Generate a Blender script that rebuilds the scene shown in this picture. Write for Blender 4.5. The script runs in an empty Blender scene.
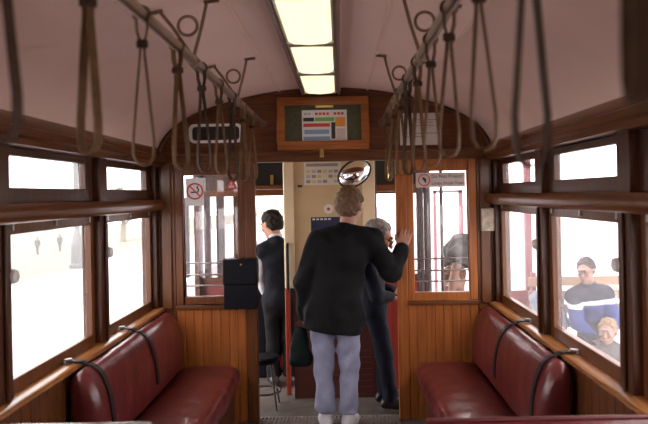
import bpy, bmesh, math, random
import numpy as np
from mathutils import Vector, Matrix

random.seed(7)
S = bpy.context.scene
COL = S.collection
PI = math.pi

# ------------------------------------------------------------------ measuring from the photograph
CX, CZ, FPX = 0.10, 1.55, 630.0
ROLL = math.radians(1.1)
_c, _s = math.cos(ROLL), math.sin(ROLL)
def P(px, py, Y):
    u, v = px - 340.0, 194.0 - py
    return (CX + (u*_c + v*_s)*Y/FPX, CZ + (v*_c - u*_s)*Y/FPX)

# ------------------------------------------------------------------ materials
MATS = {}
def _base(name):
    m = bpy.data.materials.new(name); m.use_nodes = True
    nt = m.node_tree; nt.nodes.clear()
    out = nt.nodes.new('ShaderNodeOutputMaterial')
    b = nt.nodes.new('ShaderNodeBsdfPrincipled')
    nt.links.new(b.outputs[0], out.inputs[0])
    MATS[name] = m
    return m, nt, b, out
def mat(name, col, rough=.5, metal=0., noise=0., scale=20., bump=0., bscale=60., coat=0., spec=.5):
    m, nt, b, out = _base(name)
    b.inputs['Roughness'].default_value = rough
    b.inputs['Metallic'].default_value = metal
    b.inputs['Coat Weight'].default_value = coat
    b.inputs['Specular IOR Level'].default_value = spec
    tc = nt.nodes.new('ShaderNodeTexCoord')
    n = nt.nodes.new('ShaderNodeTexNoise'); n.inputs['Scale'].default_value = scale
    n.inputs['Detail'].default_value = 4
    nt.links.new(tc.outputs['Object'], n.inputs['Vector'])
    r = nt.nodes.new('ShaderNodeValToRGB')
    k0, k1 = 1-noise, 1+noise
    r.color_ramp.elements[0].position = .3; r.color_ramp.elements[1].position = .7
    r.color_ramp.elements[0].color = (col[0]*k0, col[1]*k0, col[2]*k0, 1)
    r.color_ramp.elements[1].color = (min(1,col[0]*k1), min(1,col[1]*k1), min(1,col[2]*k1), 1)
    nt.links.new(n.outputs[0], r.inputs[0]); nt.links.new(r.outputs[0], b.inputs['Base Color'])
    if bump:
        n2 = nt.nodes.new('ShaderNodeTexNoise'); n2.inputs['Scale'].default_value = bscale
        n2.inputs['Detail'].default_value = 3
        nt.links.new(tc.outputs['Object'], n2.inputs['Vector'])
        bp = nt.nodes.new('ShaderNodeBump'); bp.inputs['Strength'].default_value = bump
        bp.inputs['Distance'].default_value = .01
        nt.links.new(n2.outputs[0], bp.inputs['Height']); nt.links.new(bp.outputs[0], b.inputs['Normal'])
    return m
def wood(name, c1, c2, axis='Z', rough=.36, coat=.22):
    m, nt, b, out = _base(name)
    tc = nt.nodes.new('ShaderNodeTexCoord'); mp = nt.nodes.new('ShaderNodeMapping')
    sc = {'X': (1.2, 22, 22), 'Y': (22, 1.2, 22), 'Z': (22, 22, 1.2)}[axis]
    mp.inputs['Scale'].default_value = sc
    nt.links.new(tc.outputs['Object'], mp.inputs[0])
    n = nt.nodes.new('ShaderNodeTexNoise'); n.inputs['Scale'].default_value = 1.6
    n.inputs['Detail'].default_value = 7; n.inputs['Distortion'].default_value = 1.2
    nt.links.new(mp.outputs[0], n.inputs['Vector'])
    r = nt.nodes.new('ShaderNodeValToRGB')
    r.color_ramp.elements[0].position = .28; r.color_ramp.elements[1].position = .72
    r.color_ramp.elements[0].color = (*c1, 1); r.color_ramp.elements[1].color = (*c2, 1)
    nt.links.new(n.outputs[0], r.inputs[0]); nt.links.new(r.outputs[0], b.inputs['Base Color'])
    b.inputs['Roughness'].default_value = rough
    b.inputs['Specular IOR Level'].default_value = .32; b.inputs['Coat Weight'].default_value = coat*.6; b.inputs['Coat Roughness'].default_value = .18
    bp = nt.nodes.new('ShaderNodeBump'); bp.inputs['Strength'].default_value = .12
    bp.inputs['Distance'].default_value = .004
    nt.links.new(n.outputs[0], bp.inputs['Height']); nt.links.new(bp.outputs[0], b.inputs['Normal'])
    return m
def emit(name, col, strength):
    m, nt, b, out = _base(name)
    b.inputs['Base Color'].default_value = (*col, 1)
    b.inputs['Roughness'].default_value = .4
    b.inputs['Emission Color'].default_value = (*col, 1)
    b.inputs['Emission Strength'].default_value = strength
    return m
def glass(name, dirt, tint=(.96, .95, .97)):
    m, nt, b, out = _base(name)
    nt.nodes.remove(b)
    tr = nt.nodes.new('ShaderNodeBsdfTransparent'); tr.inputs[0].default_value = (*tint, 1)
    gl = nt.nodes.new('ShaderNodeBsdfGlossy'); gl.inputs['Roughness'].default_value = .03
    tl = nt.nodes.new('ShaderNodeBsdfTranslucent'); tl.inputs[0].default_value = (.95, .93, .97, 1)
    tc = nt.nodes.new('ShaderNodeTexCoord'); n = nt.nodes.new('ShaderNodeTexNoise')
    n.inputs['Scale'].default_value = 5; n.inputs['Detail'].default_value = 5
    nt.links.new(tc.outputs['Object'], n.inputs['Vector'])
    mr = nt.nodes.new('ShaderNodeMapRange')
    mr.inputs['To Min'].default_value = dirt*.75; mr.inputs['To Max'].default_value = dirt*1.25
    nt.links.new(n.outputs[0], mr.inputs[0])
    m1 = nt.nodes.new('ShaderNodeMixShader'); nt.links.new(mr.outputs[0], m1.inputs[0])
    nt.links.new(tr.outputs[0], m1.inputs[1]); nt.links.new(tl.outputs[0], m1.inputs[2])
    m2 = nt.nodes.new('ShaderNodeMixShader'); m2.inputs[0].default_value = .05
    nt.links.new(m1.outputs[0], m2.inputs[1]); nt.links.new(gl.outputs[0], m2.inputs[2])
    nt.links.new(m2.outputs[0], out.inputs[0])
    return m

D1, D2 = (.034, .009, .0035), (.088, .026, .0085)      # dark mahogany
A1, A2 = (.23, .064, .014), (.42, .138, .034)         # amber varnish
wood('wood_dark_y', D1, D2, 'Y'); wood('wood_dark_z', D1, D2, 'Z'); wood('wood_dark_x', D1, D2, 'X')
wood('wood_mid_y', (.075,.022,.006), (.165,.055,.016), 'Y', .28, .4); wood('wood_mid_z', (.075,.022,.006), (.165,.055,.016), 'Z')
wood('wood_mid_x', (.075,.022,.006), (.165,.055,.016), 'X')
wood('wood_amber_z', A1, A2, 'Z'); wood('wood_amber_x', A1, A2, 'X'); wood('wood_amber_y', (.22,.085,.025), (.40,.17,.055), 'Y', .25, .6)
wood('wood_panel_x', (.075,.020,.007), (.15,.044,.015), 'X')
wood('slat_wood', (.28,.17,.11), (.36,.24,.17), 'X', .6, 0)
mat('ceiling_paint', (.80, .57, .505), .55, noise=.05, scale=3, bump=.03, bscale=9)
mat('channel_paint', (.62, .44, .40), .45, noise=.04)
mat('channel_edge', (.22, .13, .11), .4)
emit('lamp_diffuser', (1.0, .92, .62), .45)
mat('lamp_metal', (.55, .5, .42), .35, .6)
mat('leather_maroon', (.12, .016, .018), .30, noise=.22, scale=7, bump=.25, bscale=28, coat=.25)
mat('leather_piping', (.10, .012, .014), .4)
mat('belt_dark', (.03,.022,.022), .45, noise=.2, bump=.1, spec=.15)
mat('strap_leather', (.135, .070, .030), .55, noise=.25, scale=30, bump=.1, spec=.15)
mat('strap_dark', (.055, .028, .016), .55, noise=.25, scale=30, bump=.1, spec=.15)
mat('rail_metal', (.22, .135, .095), .35, .6, noise=.1)
mat('steel', (.55, .54, .53), .28, .9)
mat('brass', (.5, .34, .13), .3, .9)
mat('knob', (.78, .73, .73), .4, .0)
mat('floor_lino', (.10, .085, .078), .5, noise=.25, scale=14, bump=.05)
mat('tread_plate', (.34, .29, .28), .4, .5)
mat('felt_green', (.075, .072, .04), .9, noise=.2, scale=40)
mat('paper', (.74, .72, .72), .6); mat('paper_pink', (.62, .52, .48), .6, noise=.06, scale=6)
mat('ink_red', (.62, .07, .05), .6); mat('ink_green', (.20, .42, .08), .6); mat('ink_blue', (.22, .33, .55), .6)
mat('ink_orange', (.78, .30, .04), .6); mat('ink_black', (.025, .025, .03), .6); mat('ink_grey', (.30, .26, .26), .6)
mat('ink_lav', (.5, .42, .55), .6); mat('ink_yellow', (.7, .55, .2), .6)
mat('enamel_cream', (.82, .66, .44), .4, noise=.06, scale=5); mat('enamel_tan', (.62, .45, .25), .45, noise=.08, scale=5)
mat('enamel_white', (.75, .68, .58), .35)
mat('maroon_paint', (.20, .022, .018), .35, noise=.15, scale=6); mat('brown_paint', (.09, .022, .016), .4)
mat('red_paint', (.38, .05, .025), .35)
mat('black_case', (.004, .0045, .008), .42, noise=.2, bump=.1, spec=.15)
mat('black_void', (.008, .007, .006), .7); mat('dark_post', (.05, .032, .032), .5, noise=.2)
mat('grey_post', (.13, .11, .115), .5, noise=.2)
mat('grille_green', (.012, .02, .017), .35); mat('plate_beige', (.42, .33, .25), .4, noise=.35, scale=25)
mat('blue_plate', (.02, .025, .07), .4)
mat('mirror_glass', (.85, .85, .88), .03, 1.0)
mat('skin', (.40,.19,.125), .5, noise=.08, scale=18); mat('skin_dimmed', (.27,.155,.12), .5, noise=.06, scale=18)  # second skin: colour darkened in place of shade on people outdoors
mat('hair_sandy', (.125,.062,.028), .65, noise=.4, scale=60, bump=.5, bscale=140)
mat('hair_grey', (.24,.22,.22), .65, noise=.4, scale=60, bump=.5, bscale=140)
mat('hair_dark', (.014,.009,.008), .6, noise=.35, scale=60, bump=.5, bscale=140, spec=.15)
mat('hair_fair', (.20,.125,.07), .65, noise=.3, scale=60, bump=.4, bscale=140)
mat('cloth_black', (.0065, .0062, .0078), .8, noise=.25, scale=10, bump=.25, bscale=45, spec=.15)
mat('cloth_navy', (.009, .010, .019), .8, noise=.35, scale=14, bump=.25, bscale=45, spec=.15)
mat('denim_light', (.29, .30, .43), .85, noise=.22, scale=8, bump=.25, bscale=70)
mat('denim_dark', (.012, .014, .026), .85, noise=.35, scale=9, bump=.2, bscale=60, spec=.15)
mat('cloth_white', (.5,.5,.56), .8, noise=.06, scale=8)
mat('cloth_vest', (.006, .007, .013), .8, noise=.2, spec=.15)
mat('cloth_grey', (.055,.05,.048), .85, noise=.55, scale=9, bump=.25, bscale=40)
mat('cloth_greyblue', (.030, .033, .052), .85, noise=.3, scale=8, spec=.15)
mat('cloth_blue', (.03,.05,.17), .8, noise=.2, scale=8, spec=.15); mat('cloth_paleblue', (.13,.16,.21), .8, noise=.1)
mat('shoe_white', (.5,.48,.52), .55, noise=.1); mat('shoe_black', (.012, .011, .012), .4)
mat('bag_green', (.004, .010, .010), .6, noise=.3, bump=.2, spec=.15)
mat('eye_white', (.30,.28,.27), .2); mat('eye_dark', (.02, .012, .008), .2)
mat('asphalt', (.45,.44,.44), .85, noise=.15, scale=3); mat('paving', (.47,.45,.46), .8, noise=.05, scale=2)
mat('kerb_stone', (.17,.165,.17), .8, noise=.12); mat('lawn', (.14,.15,.115), .9, noise=.06, scale=1.5)
mat('leaf_pale', (.19,.22,.15), .8, noise=.2); mat('bark', (.30, .28, .24), .9, noise=.2)
mat('lamp_post_paint', (.13,.135,.135), .6); mat('maroon_faded', (.22,.07,.085), .5, noise=.1)
mat('cloth_midgrey', (.17, .17, .175), .8)
mat('frame_pink', (.26, .13, .15), .5)
glass('pane_glass', .012); glass('pane_dirty', .04); glass('bulkhead_glass', .008, (.93, .91, .93))

# ------------------------------------------------------------------ mesh building
class MB:
    def __init__(s): s.v, s.f = [], []
    def add(s, vs, fs):
        o = len(s.v); s.v += [tuple(p) for p in vs]; s.f += [[i+o for i in f] for f in fs]; return s
    def box(s, x0, x1, y0, y1, z0, z1):
        x0, x1 = min(x0,x1), max(x0,x1)
        return s.add([(x0,y0,z0),(x1,y0,z0),(x1,y1,z0),(x0,y1,z0),(x0,y0,z1),(x1,y0,z1),(x1,y1,z1),(x0,y1,z1)],
                     [[0,3,2,1],[4,5,6,7],[0,1,5,4],[1,2,6,5],[2,3,7,6],[3,0,4,7]])
    def prism(s, poly, axis, a0, a1):
        n = len(poly)
        def q(p, a):
            return {'X': (a,p[0],p[1]), 'Y': (p[0],a,p[1]), 'Z': (p[0],p[1],a)}[axis]
        vs = [q(p,a0) for p in poly] + [q(p,a1) for p in poly]
        fs = [list(range(n)), list(range(n,2*n))[::-1]] + [[i,(i+1)%n,n+(i+1)%n,n+i] for i in range(n)]
        return s.add(vs, fs)
    def loft(s, rings, cap=True):
        n = len(rings[0]); vs = [p for r in rings for p in r]; fs = []
        for k in range(len(rings)-1):
            for i in range(n):
                fs.append([k*n+i, k*n+(i+1)%n, (k+1)*n+(i+1)%n, (k+1)*n+i])
        if cap: fs += [list(range(n))[::-1], [(len(rings)-1)*n+i for i in range(n)]]
        return s.add(vs, fs)
    def tube(s, pts, r, n=12, closed=False):
        pts = [Vector(p) for p in pts]; m = len(pts); rings = []
        rr = r if isinstance(r, (list,tuple)) else [r]*m
        prev = None
        for i, p in enumerate(pts):
            if closed: t = pts[(i+1)%m]-pts[i-1]
            else: t = pts[min(i+1,m-1)]-pts[max(i-1,0)]
            t.normalize()
            if prev is None:
                a = Vector((0,0,1)) if abs(t.z) < .9 else Vector((1,0,0))
                nrm = t.cross(a).normalized()
            else:
                nrm = (prev - t*prev.dot(t)).normalized()
            prev = nrm; bn = t.cross(nrm)
            rings.append([p + (nrm*math.cos(2*PI*k/n)+bn*math.sin(2*PI*k/n))*rr[i] for k in range(n)])
        if closed:
            rings.append(rings[0]); return s.loft(rings, False)
        return s.loft(rings)
    def ribbon(s, pts, wdir, w, t, closed=False):
        pts = [Vector(p) for p in pts]; m = len(pts); wd = Vector(wdir).normalized(); rings = []
        for i, p in enumerate(pts):
            if closed: tg = pts[(i+1)%m]-pts[i-1]
            else: tg = pts[min(i+1,m-1)]-pts[max(i-1,0)]
            nn = tg.normalized().cross(wd).normalized()
            rings.append([p-wd*w/2-nn*t/2, p+wd*w/2-nn*t/2, p+wd*w/2+nn*t/2, p-wd*w/2+nn*t/2])
        if closed:
            rings.append(rings[0]); return s.loft(rings, False)
        return s.loft(rings)
    def lathe(s, prof, c, axis='Z', n=20):
        c = Vector(c)
        def q(r, h, a):
            x, y = r*math.cos(a), r*math.sin(a)
            return c + Vector({'Z': (x,y,h), 'Y': (x,h,y), 'X': (h,x,y)}[axis])
        return s.loft([[q(max(r,1e-4),h,2*PI*k/n) for k in range(n)] for r,h in prof])
    def ell(s, c, r, n=14, m=9, M=None):
        c = Vector(c); rings = []
        for j in range(m+1):
            a = -PI/2 + PI*j/m
            a = max(-PI/2+.02, min(PI/2-.02, a)); ring = []
            for k in range(n):
                p = Vector((r[0]*math.cos(a)*math.cos(2*PI*k/n), r[1]*math.cos(a)*math.sin(2*PI*k/n), r[2]*math.sin(a)))
                if M: p = M @ p
                ring.append(c+p)
            rings.append(ring)
        return s.loft(rings)
    def build(s, name, m, parent=None, origin=None, bevel=0, smooth=40):
        o = Vector((0,0,0))
        if parent is not None: o = WORLD.get(parent.name, Vector((0,0,0)))
        if origin is not None: o = Vector(origin)
        me = bpy.data.meshes.new(name)
        me.from_pydata([tuple(Vector(p)-o) for p in s.v], [], s.f)
        bm = bmesh.new(); bm.from_mesh(me)
        bmesh.ops.remove_doubles(bm, verts=bm.verts, dist=1e-6)
        bmesh.ops.recalc_face_normals(bm, faces=bm.faces); bm.to_mesh(me); bm.free()
        return link(name, me, m, parent, o, bevel, smooth)
WORLD = {}
def link(name, me, m, parent, o, bevel=0, smooth=40):
    ob = bpy.data.objects.new(name, me); COL.objects.link(ob)
    me.materials.append(MATS[m] if isinstance(m, str) else m)
    if smooth:
        me.shade_smooth(); me.set_sharp_from_angle(angle=math.radians(smooth))
    if parent is not None:
        ob.parent = parent; ob.location = o - WORLD[parent.name]
    else: ob.location = o
    WORLD[ob.name] = Vector(o)
    if bevel:
        b = ob.modifiers.new('Bevel', 'BEVEL'); b.width = bevel; b.segments = 2
        b.limit_method = 'ANGLE'; b.angle_limit = math.radians(50)
    return ob
def tag(o, label=None, cat=None, group=None, kind=None):
    if label: o['label'] = label
    if cat: o['category'] = cat
    if group: o['group'] = group
    if kind: o['kind'] = kind
    return o
def empty(name, loc, label=None, cat=None, group=None, kind=None):
    o = bpy.data.objects.new(name, None); COL.objects.link(o); o.location = loc
    o.empty_display_size = .05
    WORLD[o.name] = Vector(loc)
    return tag(o, label, cat, group, kind)
def copy_tree(o, parent=None):
    c = o.copy(); COL.objects.link(c)
    if parent is not None: c.parent = parent
    for ch in list(o.children): copy_tree(ch, c)
    return c
def text(body, size, center, m, parent, align='CENTER', name='lettering'):
    cu = bpy.data.curves.new(name, 'FONT'); cu.body = body; cu.size = size
    cu.align_x = align; cu.align_y = 'CENTER'; cu.extrude = .0006; cu.resolution_u = 3
    t = bpy.data.objects.new('tmp_text', cu); COL.objects.link(t)
    bpy.context.view_layer.update()
    me = bpy.data.meshes.new_from_object(t.evaluated_get(bpy.context.evaluated_depsgraph_get()))
    bpy.data.objects.remove(t)
    me.transform(Matrix.Rotation(PI/2, 4, 'X'))
    me.materials.clear(); me.name = name
    return link(name, me, m, parent, Vector(center), 0, 0)

# ------------------------------------------------------------------ figures: smooth distance fields turned into one surface
class Sdf:
    def __init__(s): s.p = []; s.cuts = []; s.subs = []
    def cone(s, a, b, r1, r2, k=.03, flat=None, ff=1.):
        s.p.append(('c', np.array(a, float), np.array(b, float), r1, r2, k, None if flat is None else np.array(flat, float), ff)); return s
    def ell(s, c, r, k=.02, axes=None):
        s.p.append(('e', np.array(c, float), np.array(r, float), np.array(axes, float) if axes is not None else np.eye(3), k)); return s
    def sub(s, c, r, k=.01): s.subs.append((np.array(c, float), r, k)); return s
    def cut(s, c, n): s.cuts.append((np.array(c, float), np.array(n, float)/np.linalg.norm(n))); return s
    def mesh(s, h, amp=0., freq=20., grow=0.):
        lo = np.full(3, 1e9); hi = -lo
        bbs = []
        for q in s.p:
            if q[0] == 'c':
                r = max(q[3], q[4]); l = np.minimum(q[1], q[2])-r; g = np.maximum(q[1], q[2])+r
            else:
                r = q[2].max(); l = q[1]-r; g = q[1]+r
            bbs.append((l, g)); lo = np.minimum(lo, l); hi = np.maximum(hi, g)
        lo -= 4*h+amp+grow; hi += 4*h+amp+grow
        n = np.ceil((hi-lo)/h).astype(int)+1
        D = np.full(n, .5, np.float32)
        ax = [lo[i]+h*np.arange(n[i]) for i in range(3)]
        for q, (l, g) in zip(s.p, bbs):
            pad = .07+grow
            i0 = np.maximum(0, np.floor((l-pad-lo)/h).astype(int)); i1 = np.minimum(n, np.ceil((g+pad-lo)/h).astype(int)+1)
            X, Y, Z = np.meshgrid(ax[0][i0[0]:i1[0]], ax[1][i0[1]:i1[1]], ax[2][i0[2]:i1[2]], indexing='ij')
            p = np.stack([X, Y, Z], -1)
            if q[0] == 'c':
                a, b, r1, r2, k, fl, ff = q[1:]
                ba = b-a; L = max(ba@ba, 1e-9)
                pa = p-a
                t = np.clip((pa@ba)/L, 0, 1)
                d = pa - t[..., None]*ba
                if fl is not None: d = d + fl*((d@fl)*(ff-1))[..., None]
                d = np.linalg.norm(d, axis=-1)-(r1+(r2-r1)*t)
            else:
                c, r, A, k = q[1:]
                u = (p-c)@A.T
                k0 = np.linalg.norm(u/r, axis=-1); k1 = np.linalg.norm(u/(r*r), axis=-1)
                d = k0*(k0-1)/np.maximum(k1, 1e-6)
            sl = tuple(slice(i0[i], i1[i]) for i in range(3))
            o = D[sl]; hh = np.maximum(k-np.abs(o-d), 0)/k
            D[sl] = np.minimum(o, d)-hh*hh*k*.25
        X, Y, Z = np.meshgrid(*ax, indexing='ij')
        if amp:
            f = freq
            D += amp*(np.sin(f*X+2.1*np.sin(.6*f*Z+1)+1.3)*np.sin(.8*f*Z+1.7*np.sin(.7*f*X)+.5)+.6*np.sin(1.7*f*Y+1.1*f*Z+2*np.sin(.9*f*X)))
        D -= grow
        for c, r, k in s.subs:
            d = -(np.sqrt((X-c[0])**2+(Y-c[1])**2+(Z-c[2])**2)-r)
            hh = np.maximum(k-np.abs(D-d), 0)/k
            D = np.maximum(D, d)+hh*hh*k*.25
        for c, nn in s.cuts:
            D = np.maximum(D, (X-c[0])*nn[0]+(Y-c[1])*nn[1]+(Z-c[2])*nn[2])
        return surface(D, lo, h)
def surface(D, lo, h):
    s = D < 0
    n = np.array(D.shape)
    cnt = np.zeros(n-1, np.int8)
    for i in (0,1):
        for j in (0,1):
            for k in (0,1): cnt += s[i:n[0]-1+i, j:n[1]-1+j, k:n[2]-1+k]
    ci = np.argwhere((cnt > 0) & (cnt < 8))
    idx = np.full(n-1, -1, np.int64); idx[ci[:,0], ci[:,1], ci[:,2]] = np.arange(len(ci))
    acc = np.zeros((len(ci), 3)); w = np.zeros(len(ci))
    cor = [(i,j,k) for i in (0,1) for j in (0,1) for k in (0,1)]
    val = {c: D[ci[:,0]+c[0], ci[:,1]+c[1], ci[:,2]+c[2]] for c in cor}
    for a in cor:
        for d in range(3):
            if a[d]: continue
            b = list(a); b[d] = 1; b = tuple(b)
            va, vb = val[a], val[b]; m = (va < 0) != (vb < 0)
            t = np.where(m, va/np.where(m, va-vb, 1), 0)
            pt = np.array(a, float)[None, :].repeat(len(ci), 0); pt[:, d] = t
            acc += pt*m[:, None]; w += m
    verts = lo+h*(ci+acc/np.maximum(w, 1)[:, None])
    faces = []
    for d in range(3):
        e1, e2 = (d+1)%3, (d+2)%3
        sa = [slice(None)]*3; sb = [slice(None)]*3; sa[d] = slice(0, -1); sb[d] = slice(1, None)
        A, B = s[tuple(sa)], s[tuple(sb)]
        ed = np.argwhere(A != B)
        ed = ed[(ed[:, e1] > 0) & (ed[:, e2] > 0) & (ed[:, e1] < n[e1]-1) & (ed[:, e2] < n[e2]-1)]
        inside = A[ed[:,0], ed[:,1], ed[:,2]]
        q = []
        for o1, o2 in ((-1,-1), (0,-1), (0,0), (-1,0)):
            c = ed.copy(); c[:, e1] += o1; c[:, e2] += o2
            q.append(idx[c[:,0], c[:,1], c[:,2]])
        q = np.stack(q, 1); q[~inside] = q[~inside][:, ::-1]
        faces.append(q)
    return verts, np.concatenate(faces)
def field_obj(name, sd, m, parent=None, origin=None, h=.008, amp=0., freq=20., grow=0.):
    v, f = sd.mesh(h, amp, freq, grow)
    o = np.array(WORLD[parent.name]) if parent is not None else np.array(origin, float)
    me = bpy.data.meshes.new(name); me.from_pydata((v-o).tolist(), [], f.tolist()); me.update()
    ob = link(name, me, m, parent, Vector(o), 0, 0); me.shade_smooth()
    return ob
def V(*a): return np.array(a, float)
def nrm(a): return np.array(a, float)/np.linalg.norm(a)

def add_hand(sd, wr, d, palm, thumb, curl=.5, sc=1.):
    """palm + four unequal bent fingers + a thumb leaving the side of the palm"""
    d, palm, thumb = nrm(d), nrm(palm), nrm(thumb)
    kn = wr+d*.088*sc
    sd.cone(wr-d*.02, wr+d*.03*sc, .024*sc, .027*sc, .012, palm, 1.35)
    for i, (off, L) in enumerate(((.030, .070), (.010, .080), (-.011, .074), (-.030, .058))):
        base = wr+d*.03*sc+thumb*off*.75*sc
        k0 = kn+thumb*off*sc-d*(.006 if i in (0, 2) else (.0 if i == 1 else .014))
        sd.cone(base, k0, .013*sc, .0115*sc, .008, palm, 1.15)
        a1 = curl*.8; a2 = curl*1.9
        d1 = nrm(d*math.cos(a1)+palm*math.sin(a1)+thumb*off*1.1); d2 = nrm(d*math.cos(a2)+palm*math.sin(a2)+thumb*off*1.1)
        p1 = k0+d1*L*.5*sc; p2 = p1+d2*L*.55*sc
        sd.cone(k0, p1, .0098*sc, .0088*sc, .004); sd.cone(p1, p2, .0088*sc, .0072*sc, .003)
    t0 = wr+d*.028*sc+thumb*.024*sc; t1 = t0+nrm(d*.7+thumb*.75+palm*.25)*.04*sc; t2 = t1+nrm(d*.95+thumb*.3+palm*.35)*.032*sc
    sd.cone(t0, t1, .013*sc, .011*sc, .008); sd.cone(t1, t2, .0105*sc, .0085*sc, .004)

def make_person(label, org, J, hf, hu, cfg, group=None):
    """One continuous body; hair and clothes are its children. Joints in world metres."""
    J = {k: np.array(v, float) for k, v in J.items()}
    hf = nrm(hf); hu = nrm(hu-hf*np.dot(hu, hf)); hr = np.cross(hf, hu)
    bf = nrm(cfg['bf']); sc = cfg.get('scale', 1.); h = cfg.get('h', .008)
    H = J['head']; A = np.stack([hr, hf, hu])
    hs = cfg.get('hs', 1.)
    def torso(s, g):
        s.cone(J['pelvis'], J['waist'], .118*sc+g, .112*sc+g, .05, bf, 1.25)
        s.cone(J['waist'], J['chest'], .112*sc+g, .135*sc+g, .05, bf, 1.3)
        up = nrm(J['neck']-J['chest'])
        for q in ('L', 'R'):
            s.cone(J['chest']+up*.04*sc, J['sh'+q]+(J['neck']-J['sh'+q])*.22-up*.03*sc, .085*sc+g, .062*sc+g, .05)
            s.cone(J['neck']-up*.045*sc, J['sh'+q], .050*sc+g*.8, .048*sc+g, .04)
            s.cone(J['hip'+q], J['pelvis'], .085*sc+g, .105*sc+g, .05, bf, 1.1)
    def arm(s, q, g, cuff=1., g2=None):
        g2 = g if g2 is None else g2
        e, w = J['el'+q], J['wr'+q]
        s.cone(J['sh'+q], e, .050*sc+g, .040*sc+g, .025); s.cone(e, e+(w-e)*cuff, .040*sc+g, .027*sc+g2, .02)
    def leg(s, q, g, g2):
        s.cone(J['hip'+q], J['kn'+q], .078*sc+g, .054*sc+g, .03); s.cone(J['kn'+q], J['an'+q], .052*sc+g, .034*sc+g2, .03)
    B = Sdf(); torso(B, -.008)
    for q in ('L', 'R'):
        arm(B, q, -.004); leg(B, q, -.006, 0.)
        t = nrm(J['toe'+q]); B.cone(J['an'+q], J['an'+q]+t*.13*sc-V(0,0,.045*sc), .035*sc, .026*sc, .02)
        hd = cfg.get('hand'+q)
        if hd: add_hand(B, J['wr'+q], hd[0], hd[1], hd[2], hd[3], sc)
        else:
            dd = nrm(J['wr'+q]-J['el'+q]); pn = nrm(np.cross(dd, bf)*(1 if q == 'L' else -1)+1e-4)
            add_hand(B, J['wr'+q], dd, pn, nrm(np.cross(pn, dd)*(1 if q == 'R' else -1)), .55, sc)
    nb = J['neck']
    B.cone(nb, H-hu*.05*hs-hf*.015*hs, .052*sc, .050*hs, .02)
    def L(x, y, z): return H+(hr*x+hf*y+hu*z)*hs
    B.ell(L(0,-.012,.022), V(.073,.092,.088)*hs, .02, A); B.ell(L(0,.035,-.048), V(.053,.058,.062)*hs, .03, A)
    B.cone(L(0,.072,-.098), L(0,.06,-.09), .017*hs, .03*hs, .02)
    B.cone(L(0,.090,.012), L(0,.110,-.028), .008*hs, .014*hs, .010); B.ell(L(0,.108,-.030), V(.019,.011,.009)*hs, .006, A)
    B.ell(L(0,.090,.032), V(.052,.012,.010)*hs, .012, A)
    for sx in (-1, 1):
        B.sub(L(sx*.030,.104,.010), .015*hs, .01)
        B.ell(L(sx*.040,.068,-.022), V(.022,.024,.018)*hs, .015, A)
        B.ell(L(sx*.076,-.008,-.008), V(.010,.020,.031)*hs, .006, A)
    B.ell(L(0,.094,-.060), V(.024,.008,.006)*hs, .004, A); B.ell(L(0,.093,-.071), V(.020,.008,.006)*hs, .004, A)
    body = field_obj('person', B, cfg.get('skin', 'skin'), None, org, h)
    tag(body, label, 'person', group)
    for sx in (-1, 1):
        e = MB().ell(L(sx*.030,.084,.010), [.0115*hs]*3).build('eye', 'eye_white', body)
        MB().ell(L(sx*.030,.0935,.009), [.0052*hs]*3).build('iris', 'eye_dark', e)
    # hair
    Hh = Sdf(); Hh.ell(L(0,-.018,.030), V(.083,.100,.094)*hs, .02, A)
    Hh.ell(L(0,-.055,-.015), V(.068,.062,.075)*hs, .03, A)
    if cfg.get('long'): Hh.ell(L(0,-.05,-.07), V(.075,.06,.09)*hs, .03, A)
    else: Hh.cut(L(0,0,-.075), -hu)
    Hh.cut(L(0,.045,.045), hf*.86-hu*.5); Hh.cut(L(0,.060,.0), hf)
    for sx in (-1, 1): Hh.sub(L(sx*.088,.016,-.022), .042*hs, .01)
    field_obj('hair', Hh, cfg['hair'], body, None, .0055, cfg.get('tuft', .0045), 80.)
    if cfg.get('glasses'):
        g = MB()
        for sx in (-1, 1):
            g.tube([L(sx*.031+.021*math.cos(a), .106, .008+.016*math.sin(a)) for a in np.linspace(0, 2*PI, 17)[:-1]], .0022*hs, 6, True)
            g.tube([L(sx*.052,.106,.012), L(sx*.078,.09,.012), L(sx*.084,.0,.010)], .0024*hs, 6)
        g.tube([L(-.010,.107,.010), L(.010,.107,.010)], .0022*hs, 6)
        g.build('glasses', 'shoe_black', body)
    # top garment
    T = Sdf(); g = cfg.get('gt', .02); torso(T, g)
    for q in ('L', 'R'):
        if not cfg.get('sleeves'): arm(T, q, g*.8, cfg.get('cuff', .97), g*.8)
    if cfg.get('skirt') is not None:
        dn = nrm(J['pelvis']-J['waist'])
        T.cone(J['waist'], J['pelvis']+dn*.12+V(.012,0,0), .125*sc+g, .165*sc+g, .05, bf, 1.2)
    T.cone(nb-nrm(J['neck']-J['chest'])*.03, nb+(H-nb)*.16, .058*sc+g*.5, .056*sc+g*.3, .03)
    T.cut(nb+(H-nb)*.22, H-nb)
    hem = cfg.get('hem', 0.)
    dn = nrm(J['pelvis']-J['waist']); T.cut(J['pelvis']+dn*hem, dn)
    for c in cfg.get('top_cuts', []): T.cut(*c)
    field_obj(cfg.get('top_name', 'jacket'), T, cfg['top'], body, None, h, cfg.get('amp', .0045), 24.)
    if cfg.get('band'):
        for nm, mm, a, b in cfg['band']:
            T2 = Sdf(); T2.p = T.p; up = nrm(J['chest']-J['pelvis'])
            T2.cuts = T.cuts+[(J['pelvis']+up*b, up), (J['pelvis']+up*a, -up)]
            field_obj(nm, T2, mm, body, None, h, cfg.get('amp', .0045), 24., .006)
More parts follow.
